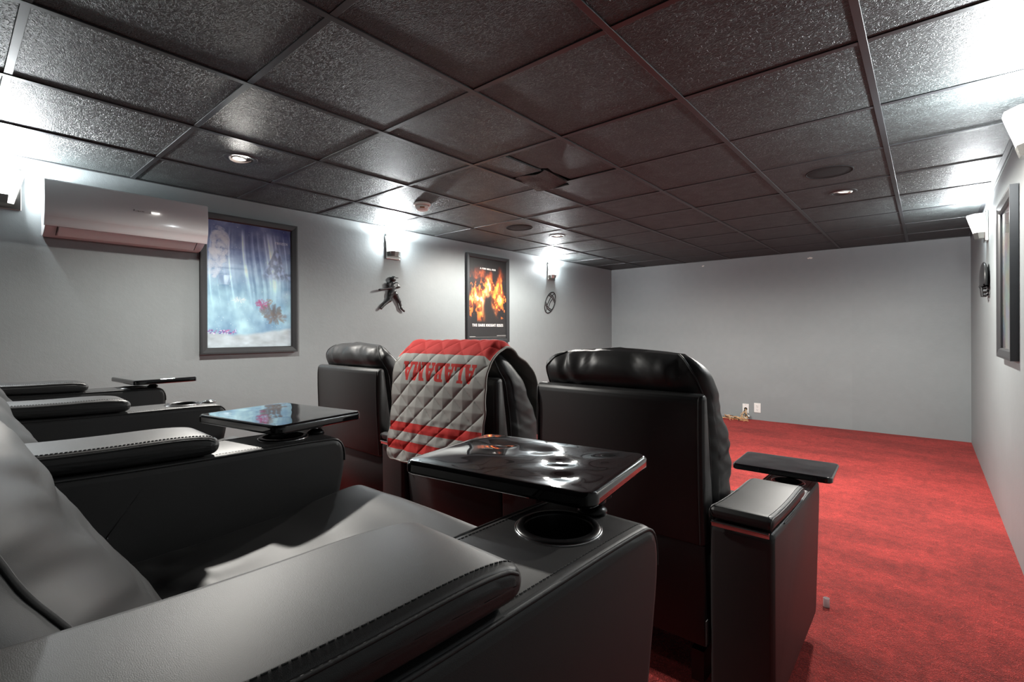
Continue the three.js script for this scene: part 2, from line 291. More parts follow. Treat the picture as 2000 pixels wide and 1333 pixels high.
const G_armTrim = merge([armSeam(1), armSeam(-1)]), G_armStitch = merge([armStitch(1), armStitch(-1)]);
const hinge = (() => { const g = cyl(0.0045, 0.0045, ARM_W - 0.02, 0, 0, 0, 10); g.rotateZ(Math.PI / 2); g.translate(0, 0.586, 0.004); return merge([g, box(ARM_W - 0.02, 0.012, 0.003, 0, 0.579, 0.0015)]); })();
const pinBase = lathe([[0, 0.010], [0.010, 0.010], [0.016, 0.007], [0.021, 0.003], [0.0215, -0.004], [0, -0.004]], 32);
const pinGeo = cyl(0.0075, 0.0075, 0.020, 0, 0.012, 0, 18);
const buttonGeo = merge([lathe([[0, 0.006], [0.013, 0.006], [0.0165, 0.004], [0.0175, -0.003], [0, -0.003]], 28), new THREE.TorusGeometry(0.02, 0.003, 8, 32).rotateX(Math.PI / 2)]);
// swivel tray: rounded slab whose glossy top is slightly wavy
function trayGeo(w, d, t, dents, wave) {
  const r = 0.022, e = 0.0055, g = new THREE.BoxGeometry(w, t, d, 96, 4, 80), p = g.attributes.position, a = w / 2, b = d / 2;
  for (let i = 0; i < p.count; i++) {
    let x = p.getX(i), y = p.getY(i), z = p.getZ(i);
    const sx = Math.sign(x), sz = Math.sign(z), dx = Math.abs(x) - (a - r), dz = Math.abs(z) - (b - r);
    let ed = Math.min(a - Math.abs(x), b - Math.abs(z));
    if (dx > 0 && dz > 0) { const m = Math.max(dx, dz), l = Math.hypot(dx, dz); x = sx * (a - r + dx / l * m); z = sz * (b - r + dz / l * m); ed = r - m; }
    if (y > t / 2 - 1e-6) {
      const k = clamp(e - ed, 0, e); y -= e - Math.sqrt(e * e - k * k);
      const f = sst(0.0, 0.03, ed); let h = wave * (fbm(x * 11 + 7, z * 11, 2, 2) - 0.5);
      for (const [cx, cz, rad, amp] of dents) { const q = Math.hypot(x - cx, z - cz) / rad; h += amp * Math.exp(-q * q * 2.2); }
      y += h * f;
    } else if (y < -t / 2 + 1e-6) { const k = clamp(0.003 - ed, 0, 0.003); y += 0.003 - Math.sqrt(9e-6 - k * k); }
    p.setXYZ(i, x, y, z);
  }
  g.deleteAttribute('normal'); g.deleteAttribute('uv'); const m = mergeVertices(g, 1e-5); m.computeVertexNormals(); return m;
}
const TW = 0.345, TD = 0.258, TT = 0.022;
const trayDented = trayGeo(TW, TD, TT, [[-0.085, -0.055, 0.030, -0.0019], [0.0, -0.05, 0.034, -0.0022], [0.06, 0.0, 0.036, -0.0024], [-0.04, 0.03, 0.055, 0.0016], [0.10, 0.07, 0.03, -0.0020], [0.03, 0.075, 0.04, 0.0012], [0.12, -0.06, 0.04, 0.0010]], 0.0026);
const trayPlain = trayGeo(TW, TD, TT, [], 0.0011);
const bracketGeo = merge([rbox(0.13, 0.005, 0.05, 0.002, 0.05, 0.0018, 0), cyl(0.02, 0.02, 0.006, 0, 0, 0, 24)]);

// backrest: one soft pillow, head roll above a lumbar roll
function backrestGeo(v, wantSeams) {
  const front = curve([[0.36, -0.37], [0.50, -0.352], [0.62, -0.338], [0.73, -0.328], [0.81, -0.290], [0.865, -0.243], [0.90, -0.232], [0.97, -0.185], [1.03, -0.128], [1.066, -0.095], [1.083, -0.078]]);
  const rear = curve([[0.36, -0.06], [0.80, -0.05], [0.94, -0.040], [0.975, -0.020], [1.02, -0.014], [1.055, -0.030], [1.075, -0.054], [1.083, -0.076]]);
  const hw = curve([[0.36, 0.30], [0.60, 0.322], [0.90, 0.318], [1.00, 0.306], [1.04, 0.288], [1.068, 0.262], [1.083, 0.232]]);
  const NU = 160, NV = 120; const ys = []; for (let j = 0; j <= NV; j++) { const t = j / NV; ys.push(0.36 + 0.723 * (t < 0.75 ? t / 0.75 * 0.86 : 0.86 + 0.14 * (1 - (1 - (t - 0.75) / 0.25) ** 2))); }
  const pt = (u, j) => {
    const y = ys[j], a = u * Math.PI * 2, c = Math.cos(a), s = Math.sin(a);
    const f = front(y), b = rear(y), w = hw(y), n = lerp(5, 3.2, sst(0.92, 1.08, y)), cx = Math.sign(c) * Math.pow(Math.abs(c), 2 / n), cz = Math.sign(s) * Math.pow(Math.abs(s), 2 / 3.0);
    let x = w * cx, z = (f + b) / 2 + (b - f) / 2 * cz;
    const inner = 1 - cx * cx;
    z -= 0.022 * inner * (cz < 0 ? -cz : 0);                                // front bulge
    z += 0.010 * inner * (cz > 0 ? cz : 0) * sst(0.94, 1.0, y);               // rear bulge of the head roll
    // gathers: upright pleats over the head roll, level creases down the sides and front
    const hd = sst(0.90, 0.98, y), pl = vnoise(x * 26 + 3.1 + v * 9 + (y - 1) * 9, y * 5, v + 2), pl2 = vnoise(x * 60 + v * 5, y * 9, v + 5);
    let d = hd * (0.016 * (pl - 0.5) * sst(0.97, 1.06, y) + 0.013 * (pl - 0.5) + 0.009 * (pl2 - 0.5) * sst(0.98, 1.05, y));
    const cr = vnoise(x * 4 + z * 3 + v * 7, y * 22 - Math.abs(x) * 10, v + 8), cr2 = vnoise(z * 14 + v, y * 44 - z * 22, v + 11);
    d += (1 - hd * 0.7) * ((0.012 * (cr - 0.5) + 0.0045 * (vnoise(x * 3 + 5 + v, y * 46 - Math.abs(x) * 20 + z * 8, v + 21) - 0.5)) * (cz < 0.4 ? 1 : 0.2) + 0.004 * (cr2 - 0.5) * sst(0.55, 0.95, Math.abs(cx)));
    d *= sst(1.083, 1.06, y) * 0.8 + 0.2;
    const l = Math.hypot(cx * 0.7, cz) || 1; x += d * cx * 0.7 / l; z += d * cz / l;
    let yy = y + sst(1.0, 1.08, y) * (0.006 * (pl - 0.5) + 0.012 * (inner - 0.7));
    return [x, yy, z];
  };
  if (wantSeams) {
    const line = (u, j0, j1) => { const q = []; for (let j = j0; j <= j1; j += 3) q.push(pt(u, j)); return tube(q, 0.0036, 120, 6); };
    const arc = (u0, u1) => { const q = []; for (let k = 0; k <= 24; k++) q.push(pt(lerp(u0, u1, k / 24), NV - 10)); return tube(q, 0.003, 60, 6); };
    return merge([line(0.09, 30, NV - 6), line(0.41, 30, NV - 6), line(0.865, 6, NV - 6), line(0.635, 6, NV - 6)]);
  }
  const body = grid(NU, NV, (u, w) => pt(u, Math.round(w * NV)), (u, w) => [u * 1.9, w * 0.8], true);
  const top = grid(NU, 8, (u, w) => { const p = pt(u, NV), k = 1 - w; return [p[0] * k, p[1] + 0.006 * (1 - k * k) - 0.003 * 0, lerp(-0.077, p[2], k)]; }, (u, w) => [u, w], true);
  return merge([body, top]);
}
const backGeos = [backrestGeo(0.3), backrestGeo(1.7), backrestGeo(3.1)];
const backTrims = [backrestGeo(0.3, true), backrestGeo(1.7, true), backrestGeo(3.1, true)];
// rear shell of the backrest: padded board, thin at the top, thicker below
const panelOutline = roundPoly([[-0.012, 0.493, 0.01], [0.004, 0.70, 0.2], [0.006, 0.953, 0.028], [-0.038, 0.958, 0.018], [-0.075, 0.70, 0.1], [-0.11, 0.493, 0.01]], 8);
const panelGeo = soft(boxUV(extrudeX(panelOutline, 0.632, 0.016, 5)), 0.9);
const panelSeamGeo = merge([1, -1].map((s) => tube([[s * 0.302, 0.50, -0.010], [s * 0.302, 0.70, 0.0032], [s * 0.302, 0.92, 0.006], [s * 0.302, 0.945, 0.000], [s * 0.302, 0.952, -0.02]], 0.0022, 50, 6)));
const skirtGeo = soft(boxUV(extrudeX(roundPoly([[-0.045, 0.170, 0.01], [-0.022, 0.494, 0.012], [-0.10, 0.500, 0.02], [-0.12, 0.17, 0.02]], 5), 0.62, 0.010, 3)), 0.9);
// seat and footrest
function seatGeo(v) {
  const g = new RoundedBoxGeometry(2 * SEAT_HW - 0.01, 0.17, 0.56, 10, 0.045), p = g.attributes.position;
  const b = new THREE.BoxGeometry(2 * SEAT_HW - 0.01, 0.17, 0.56, 60, 8, 56), q = b.attributes.position, hx = SEAT_HW - 0.005, hy = 0.085, hz = 0.28, r = 0.05;
  for (let i = 0; i < q.count; i++) {
    let x = q.getX(i), y = q.getY(i), z = q.getZ(i); const cx = clamp(x, -hx + r, hx - r), cy = clamp(y, -hy + r, hy - r), cz = clamp(z, -hz + r, hz - r); const dx = x - cx, dy = y - cy, dz = z - cz, l = Math.hypot(dx, dy, dz);
    if (l > 0) { const m = Math.max(Math.abs(dx), Math.abs(dy), Math.abs(dz)); x = cx + dx / l * m * (r / r); y = cy + dy / l * m; z = cz + dz / l * m; }
    if (y > 0) { const k = sst(-0.28, 0.28, z); y += 0.012 * (1 - (x / hx) ** 2) * (1 - (z / hz) ** 4) + 0.022 * sst(0.0, -0.26, z) - 0.02 * k; y += 0.007 * (vnoise(x * 9 + v, z * 13, v) - 0.5) * 2 * 0.5 + 0.008 * (vnoise(x * 26, z * 34 + v, 4) - 0.5) * sst(0.02, 0.2, z); }
    q.setXYZ(i, x, y, z);
  }
  b.deleteAttribute('normal'); b.deleteAttribute('uv'); const m = mergeVertices(b, 1e-5); m.computeVertexNormals(); const o = boxUV(m); o.translate(0, 0.345, -0.515); return o;
}
const seatGeos = [seatGeo(1), seatGeo(4)];
const footrestGeo = soft(boxUV(extrudeX(roundPoly([[-0.755, 0.10, 0.02], [-0.805, 0.36, 0.05], [-0.74, 0.375, 0.03], [-0.70, 0.10, 0.02]], 6), 2 * SEAT_HW - 0.02, 0.014, 4)), 0.9);
const baseGeo = merge([box(2 * SEAT_HW - 0.03, 0.16, 0.44, 0, 0.19, -0.44), box(0.04, 0.10, 0.60, -0.26, 0.07, -0.40), box(0.04, 0.10, 0.60, 0.26, 0.07, -0.40)]);
const footGeos = [-0.09, -0.62].map((z) => cyl(0.022, 0.018, 0.078, 0, 0.039, z, 14));

function makeArm(g, x, mat, opt) {
  const arm = part('arm', armShell, mat, g); arm.position.x = x;
  part('arm_trim', G_armTrim, mat, arm); part('stitching', G_armStitch, M.thread, arm);
  part('arm_pad', padGeo, mat, arm); part('pad_trim', G_padTrim, mat, arm); part('stitching', G_padStitch, M.thread, arm);
  part('hinge', hinge, M.chrome, arm, 'chrome hinge strip under the armrest lid');
  part('cup_holder', cupLiner, M.blackPlastic, arm); part('cup_rim', cupRim, M.chrome, arm, 'thin chrome ring round the cup holder');
  for (const f of footGeos) part('foot', f, M.blackPlastic, arm);
  if (opt.tray) {
    const [tx, tz, yaw, geo, tilt = 0, roll = 0] = opt.tray;                // tray centre relative to the arm's own origin
    const b = part('pin_base', pinBase, M.blackPlastic, arm); b.position.set(0, ARM_Y, PIN_Z);
    const p = part('tray_pin', pinGeo, M.chrome, arm, 'chrome pivot pin of the tray'); p.position.set(0, ARM_Y, PIN_Z);
    const k = part('tray_bracket', bracketGeo, M.blackPlastic, arm); k.position.set(0, ARM_Y + 0.0175, PIN_Z); k.rotation.y = Math.atan2(-(tz - PIN_Z), tx - 0);
    const t = part('tray_table', geo, M.gloss, arm, 'glossy black swivel tray'); t.position.set(tx, ARM_Y + 0.022 + TT / 2, tz); t.rotation.set(tilt, yaw, roll);
  } else { const b = part('power_button', buttonGeo, M.chrome, arm, 'round chrome power button'); b.position.set(0, ARM_Y + 0.001, PIN_Z); }
  return arm;
}
function recliner(label, group, pos, turn, o) {
  const g = thing('recliner', label, 'recliner', pos, turn, group), mat = o.mat || M.leather;
  part('seat', seatGeos[o.variant % 2], mat, g);
  part('footrest', footrestGeo, mat, g);
  part('base', baseGeo, M.blackPlastic, g);
  const bk = part('backrest', backGeos[o.variant % 3], mat, g); part('piping', backTrims[o.variant % 3], mat, bk);
  const pn = part('back_panel', panelGeo, mat, bk); part('panel_seam', panelSeamGeo, mat, bk);
  { const a = o.lean || 0, py = 0.44, pz = -0.35; bk.rotation.x = a; bk.position.set(0, py - (py * Math.cos(a) - pz * Math.sin(a)), pz - (py * Math.sin(a) + pz * Math.cos(a)) + (o.back || 0)); }
  part('back_skirt', skirtGeo, mat, g);
  if (o.tag) part('care_tag', box(0.0015, 0.075, 0.016, SEAT_HW - 0.012, 0.235, -0.020), std({ color: lin(0.12, 0.12, 0.12), roughness: 0.6 }), g, 'small grey care tag');
  makeArm(g, SEAT_HW + ARM_W / 2, mat, o.right);
  if (o.left) makeArm(g, -SEAT_HW - ARM_W / 2, mat, o.left);
  return g;
}
const AX = SEAT_HW + ARM_W / 2;
// front row
const FZ = 5.335;
const fx = [1.268, 2.101, 2.934];
recliner('black leather front-row recliner nearest the poster wall, its back uncovered', 'front row recliners', [fx[0], 0, FZ], 0, { variant: 0, lean: 0.0, left: {}, right: { tray: [0.12, -0.83, 0.03, trayPlain] } });
recliner('black leather front-row recliner with the quilted team cover over its backrest', 'front row recliners', [fx[1], 0, FZ], 0, { variant: 1, right: {} });
recliner('black leather front-row recliner beside the red aisle, its back uncovered', 'front row recliners', [fx[2], 0, FZ], 0, { variant: 2, tag: true, right: { tray: [-0.030, -0.742, 0.03, trayPlain] } });
// back row, on the platform, set a touch askew
const RY = RISER, rowTurn = -0.0234;
const rearArm = [[3.46, 6.14], [2.618, 6.12], [1.776, 6.10], [0.934, 6.08]];
const rearSeat = (k) => [rearArm[k][0] - ARM_W - SEAT_HW, RY, rearArm[k][1] - ARM_F];
const RB = { back: 0.085, lean: 0.42 };
recliner('dark leather back-row recliner nearest the camera with a dented glossy tray', 'back row recliners', rearSeat(0), rowTurn, { ...RB, variant: 1, right: { tray: [-0.155, -0.759, 0.17, trayDented] } });
recliner('dark leather middle recliner of the back row, its tray mirroring the blue poster', 'back row recliners', rearSeat(1), rowTurn, { ...RB, variant: 0, right: { tray: [-0.115, -0.678, 0.2, trayPlain] } });
recliner('dark leather back-row recliner farthest from the camera, beside the poster wall', 'back row recliners', rearSeat(2), rowTurn, { ...RB, variant: 2, right: {}, left: { tray: [-0.02, -0.728, 0.1, trayPlain] } });

// ------------------------------------------------------------------ quilted cover over the middle front recliner
{
  const w = 1024, h = 2048, cv = document.createElement('canvas'); cv.width = w; cv.height = h; const c = cv.getContext('2d');
  const LEN = 1.06, WID = 0.62, Y = (s) => h - s / LEN * h;                   // s measured from the lower hem at the back
  c.fillStyle = '#a9aaa6'; c.fillRect(0, 0, w, h); c.fillStyle = '#c32a26';
  const band = (a, b) => c.fillRect(0, Y(b), w, Y(a) - Y(b)); band(0.048, 0.088); band(0.128, 0.168); band(0.458, 0.60);
  // the word, upside down on the back
  c.save(); c.translate(w / 2 + 10, Y(0.385)); c.rotate(Math.PI); c.fillStyle = '#c42b26'; c.textAlign = 'center'; c.textBaseline = 'middle';
  const word = 'ALABAMA', px = 190; c.font = 'bold ' + px + 'px serif'; const tw = c.measureText(word).width; c.scale(w * 0.78 / tw, 1.0); c.fillText(word, 0, 8); c.lineWidth = 12; c.lineJoin = 'miter'; c.strokeStyle = '#c42b26'; c.strokeText(word, 0, 8); c.restore();
  const t = new THREE.CanvasTexture(cv); t.colorSpace = THREE.SRGBColorSpace; t.anisotropy = 4;
  const mat = phy({ map: t, roughness: 0.85, sheen: 0.3, sheenRoughness: 0.6, side: THREE.DoubleSide });
  const binding = std({ color: lin(0.42, 0.41, 0.38), roughness: 0.85 });
  // path (s -> z, y) in chair coordinates: from the back hem, up the back, over the head roll, down the front
  const path = [[0.062, 0.545], [0.058, 0.62], [0.048, 0.72], [0.040, 0.82], [0.036, 0.92], [0.030, 0.975], [0.018, 1.03], [-0.015, 1.072], [-0.06, 1.095], [-0.105, 1.083], [-0.16, 1.040], [-0.215, 0.99], [-0.262, 0.925], [-0.285, 0.86], [-0.325, 0.80], [-0.358, 0.73], [-0.366, 0.66]];
  const cvv = new THREE.CatmullRomCurve3(path.map(([z, y]) => new THREE.Vector3(0, y, z))); const len = cvv.getLength();
  const quilt = (s, x) => { const a = x / 0.122 + s / 0.104, b = x / 0.122 - s / 0.104; const da = Math.abs(a - Math.round(a)), db = Math.abs(b - Math.round(b)); return Math.pow(Math.min(da, db) * 2, 0.42); };
  const P = (u, v, k) => {
    const s = v * len, p = cvv.getPointAt(v), tg = cvv.getTangentAt(v); const ny = tg.z, nz = -tg.y; // outward normal in the (z,y) plane
    let x = (u - 0.5) * WID; const onBack = sst(0.50, 0.30, s);
    let n = 0.0075 * quilt(s, x) + 0.006 * (vnoise(x * 7 + 3, s * 8, 6) - 0.5) + onBack * (0.010 * Math.sin(x * 9 + s * 4 + 1) * sst(0.42, 0.05, s) + 0.006 * (vnoise(x * 30, s * 36, 9) - 0.5) * sst(0.30, 0.15, s));
    n += k;
    const ed = Math.abs(u - 0.5) * 2; const corner = sst(0.045, 0.0, s) * sst(0.9, 1.0, ed);
    x += -0.0 + onBack * 0.012 * Math.sin(s * 9) - 0.05 * sst(0.55, 0.0, s) + 0.0 - Math.sign(x) * corner * 0.014;
    let yy = p.y - n * ny, zz = p.z - n * nz;
    yy += onBack * 0.018 * (u - 0.5) + corner * 0.02;
    const droop = sst(0.86, 1.0, ed) * sst(0.98, 1.07, p.y) * 0.028; yy -= droop;
    return [x, yy, zz];
  };
  const geoO = grid(190, 320, (u, v) => P(u, v, 0.012), (u, v) => [1 - u, v]);
  const geoI = grid(60, 110, (u, v) => P(u, v, 0.004), (u, v) => [1 - u, v]);
  const g = thing('quilted_chair_cover', 'grey and red quilted cover draped over the middle front backrest, lettered upside down', 'chair cover', [fx[1], 0, FZ]);
  // mirrored lettering check: u runs left to right seen from the back row
  const uvs = geoO.attributes.uv; for (let i = 0; i < uvs.count; i++) uvs.setX(i, 1 - uvs.getX(i));
  part('quilted_top', geoO, mat, g); part('lining', geoI, binding, g);
  const edge = []; for (let k = 0; k <= 60; k++) edge.push(P(0, 1 - k / 60, 0.008)); for (let k = 1; k < 20; k++) edge.push(P(k / 20, 0, 0.008)); for (let k = 0; k <= 60; k++) edge.push(P(1, k / 60, 0.008)); for (let k = 1; k < 20; k++) edge.push(P(1 - k / 20, 1, 0.008));
  part('edge_binding', tube(edge, 0.0055, 400, 6, true), binding, g, 'pale bound edge');
}

// ------------------------------------------------------------------ sconces
function loftRings(rings) {                                        // rings of equal length, closed loops of [x,y,z]
  const n = rings[0].length, P = [], U = [], I = []; let len = 0;
  rings.forEach((r, j) => { for (let i = 0; i <= n; i++) { P.push(...r[i % n]); U.push(i / n, j / (rings.length - 1)); } });
  for (let j = 0; j < rings.length - 1; j++) for (let i = 0; i < n; i++) { const a = j * (n + 1) + i, b = a + 1, c = a + n + 1, d = c + 1; I.push(a, b, d, a, d, c); }
  const g = new THREE.BufferGeometry(); g.setAttribute('position', new THREE.Float32BufferAttribute(P, 3)); g.setAttribute('uv', new THREE.Float32BufferAttribute(U, 2)); g.setIndex(I); const f = g.toNonIndexed(); f.computeVertexNormals(); return f;
}
function halfHex(w, d, y, x0 = 0.018) { return [[x0, y, -w], [x0 + d * 0.62, y, -w], [x0 + d, y, -w * 0.42], [x0 + d, y, w * 0.42], [x0 + d * 0.62, y, w], [x0, y, w]]; }
const shadeGeo = (() => {
  const o = [[0.052, 0.058, 0.062], [0.062, 0.068, 0.10], [0.078, 0.084, 0.155], [0.090, 0.096, 0.200]], t = 0.004;
  const rings = o.map(([w, d, y]) => halfHex(w, d, y)); const inner = o.slice().reverse().map(([w, d, y]) => halfHex(w - t, d - t, y, 0.018 + t));
  return loftRings([...rings, ...inner]);
})();
const cupGeo = loftRings([halfHex(0.001, 0.001, 0.024), halfHex(0.044, 0.050, 0.024), halfHex(0.054, 0.061, 0.066), halfHex(0.050, 0.056, 0.066), halfHex(0.040, 0.045, 0.030), halfHex(0.001, 0.001, 0.030)]);
const plateGeo = rbox(0.018, 0.225, 0.150, 0.003, 0.009, 0.1125, 0, 2);
const bulbGeo = lathe([[0, 0], [0.012, 0.002], [0.014, 0.02], [0.022, 0.045], [0.026, 0.065], [0.022, 0.083], [0.012, 0.093], [0, 0.096]], 20);
function sconce(x, y, z, turn, label) {
  const g = thing('wall_sconce', label, 'wall lamp', [x, y, z], turn, 'wall sconces');
  part('back_plate', plateGeo, M.nickel, g, 'brushed nickel plate'); part('shade_holder', cupGeo, M.nickel, g); part('shade', shadeGeo, M.shade, g, 'glowing frosted glass shade');
  const b = part('bulb', bulbGeo, M.bulb, g); b.position.set(0.058, 0.055, 0);
  const L = new THREE.PointLight(SCONCE_COL, SCONCE_CD, 0, 2); L.position.set(0.066, 0.178, 0); L.castShadow = true; L.shadow.radius = 1.4; L.shadow.bias = -0.001; L.name = 'sconce_light'; g.add(L);
  const U = new THREE.SpotLight(SCONCE_COL, SCONCE_UP_CD, 0, 1.56, 0.12, 2); U.position.set(0.066, 0.188, 0); U.target.position.set(0.066, 1.188, 0); U.castShadow = true; U.shadow.radius = 1.2; U.name = 'sconce_uplight'; g.add(U); g.add(U.target); U.target.name = 'uplight_target';
}
sconce(0, 1.815, 6.605, 0, 'lit nickel sconce on the left wall beside the air conditioner');
sconce(0, 1.820, 4.11, 0, 'lit nickel sconce above the batter figure');
sconce(0, 1.822, 1.62, 0, 'lit nickel sconce above the football outline');
sconce(W, 1.80, 1.82, Math.PI, 'lit nickel sconce on the right wall by the front corner');
sconce(W, 1.785, 4.13, Math.PI, 'lit nickel sconce on the right wall at the edge of view');

// ------------------------------------------------------------------ recessed lights, speakers, detector
function downlight(x, z, lean, label, power = 1, aim = [0, 0], blend = 0.30) {
  const g = thing('recessed_light', label, 'ceiling light', [x, H + 0.006, z], 0, 'recessed ceiling lights');
  const ring = lathe([[0.060, -0.001], [0.062, -0.006], [0.078, -0.007], [0.084, -0.003], [0.085, 0.001]], 48); part('trim_ring', ring, M.frame, g);
  const can = lathe([[0.060, -0.001], [0.058, 0.05], [0.0, 0.055]], 40); part('housing', can, M.white, g);
  const gim = part('gimbal', lathe([[0.044, 0.012], [0.052, -0.006], [0.058, -0.002], [0.056, 0.03]], 40), M.white, g, 'pale tilting lamp collar'); gim.rotation.set(lean[0], 0, lean[1]);
  const lens = part('lens', lathe([[0, -0.005], [0.03, -0.003], [0.045, 0.005], [0.045, 0.010], [0, 0.010]], 40), M.bulb, gim, 'glowing lamp face');
  const s = new THREE.SpotLight(DOWN_COL, DOWN_CD * power, 0, 1.53, blend, 2); s.position.set(0, -0.012, 0); s.target.position.set(aim[0], -1, aim[1]); s.castShadow = true; s.shadow.radius = 2.2; s.name = 'recessed_light_lamp'; g.add(s); g.add(s.target); s.target.name = 'lamp_target';
}
const CX1 = 0.857, CX2 = 3.295, cz = (j) => 6.043 - T * (j + 0.5);
downlight(CX1 + 0.02, cz(0), [0.05, 0.16], 'lit recessed light in the ceiling above the air conditioner', 0.60, [0.22, 0], 0.62);
downlight(CX1 + 0.08, cz(5) + 0.11, [0, 0], 'lit recessed light in the ceiling near the far left sconce');
downlight(CX2 + 0.02, cz(5) + 0.05, [0.1, -0.1], 'lit recessed light in the ceiling near the right wall');
function speaker(x, z, label) {
  const g = thing('ceiling_speaker', label, 'speaker', [x, H + 0.005, z], 0, 'ceiling speakers');
  part('rim', lathe([[0.116, 0.003], [0.116, -0.005], [0.121, -0.006], [0.124, -0.002], [0.124, 0.004]], 64), M.speaker, g);
  part('grille', lathe([[0, -0.004], [0.06, -0.0038], [0.116, -0.0025], [0.116, 0.003], [0, 0.003]], 64), M.speaker, g);
}
speaker(CX2 + 0.015, cz(4) + 0.02, 'round black ceiling speaker beside the right-hand recessed light');
speaker(CX1 + 0.04, cz(4) + 0.05, 'round black ceiling speaker on the left, near the smoke detector');
{
  const g = thing('smoke_detector', 'cream domed smoke detector on the ceiling', 'smoke detector', [0.885, H + 0.006, 4.475]);
  part('base', lathe([[0, 0], [0.062, 0], [0.064, -0.004], [0.063, -0.016], [0.058, -0.020], [0, -0.020]], 48), M.cream, g);
  part('body', lathe([[0, -0.019], [0.053, -0.019], [0.051, -0.030], [0.046, -0.044], [0.040, -0.052], [0.033, -0.055], [0, -0.056]], 48), M.cream, g);
  const s = part('sensor_window', merge([rbox(0.034, 0.010, 0.006, 0.002, 0, -0.040, 0.0465, 2)]), std({ color: lin(0.30, 0.12, 0.05), roughness: 0.4 }), g, 'brownish slot'); s.rotation.y = 0.9;
}

// ------------------------------------------------------------------ air conditioner
{
  const L = 0.775, zc = 6.07, g = thing('air_conditioner', 'white wall-mounted air conditioner beside the blue poster', 'air conditioner', [0, 1.69, zc]);
  const prof = (pts, w, bev) => { const sh = new THREE.Shape(); pts.forEach(([x, y], i) => i ? sh.lineTo(x, y) : sh.moveTo(x, y)); sh.closePath(); const e = new THREE.ExtrudeGeometry(sh, { depth: w - 2 * bev, bevelEnabled: true, bevelSize: bev, bevelThickness: bev, bevelOffset: -bev, bevelSegments: 3 }); e.translate(0, 0, -w / 2 + bev); return soft(e, 0.5); };
  const rp = (p) => roundPoly(p, 6);
  part('casing', prof(rp([[0.001, 0.0, 0.01], [0.05, -0.005, 0.03], [0.125, 0.022, 0.05], [0.172, 0.055, 0.01], [0.176, 0.275, 0.02], [0.001, 0.290, 0.01]]), L - 0.012, 0.006), M.acCase, g);
  part('front_panel', prof(rp([[0.150, 0.040, 0.004], [0.176, 0.038, 0.006], [0.186, 0.075, 0.05], [0.198, 0.100, 0.06], [0.200, 0.18, 0.1], [0.188, 0.288, 0.012], [0.150, 0.290, 0.004]]), L, 0.004), M.acWhite, g, 'glossy white front panel');
  const lv = part('louver', rbox(0.075, 0.006, L - 0.12, 0.002, 0, 0, 0, 2), M.acCase, g); lv.position.set(0.133, 0.0205, 0); lv.rotation.z = 0.55;
  for (const s of [-1, 1]) { const b = box(0.08, 0.002, 0.003); b.rotateZ(0.55); b.translate(0.133, 0.021, s * (L / 2 - 0.055)); part('louver_gap', b, M.darkVoid, g); }
  // maker's name on the panel
  const cv = document.createElement('canvas'); cv.width = 512; cv.height = 96; const c = cv.getContext('2d'); c.fillStyle = '#c5c5c7'; c.fillRect(0, 0, 512, 96); c.fillStyle = '#26262a'; c.textBaseline = 'alphabetic'; c.font = 'bold 84px sans-serif'; c.fillText('K', 8, 80); const kw = c.measureText('K').width; c.font = 'bold 50px sans-serif';
  let xx = 14 + kw; for (const ch of 'LIMAIRE') { c.fillText(ch, xx, 80); xx += c.measureText(ch).width + 7; }
  const t = new THREE.CanvasTexture(cv); t.colorSpace = THREE.SRGBColorSpace;
  const lg = new THREE.PlaneGeometry(0.090, 0.0170); lg.rotateY(Math.PI / 2); const lm = part('name_badge', lg, phy({ map: t, roughness: 0.16, clearcoat: 1, clearcoatRoughness: 0.04 }), g, 'dark printed maker name'); lm.position.set(0.2006, 0.185, -0.035);
}

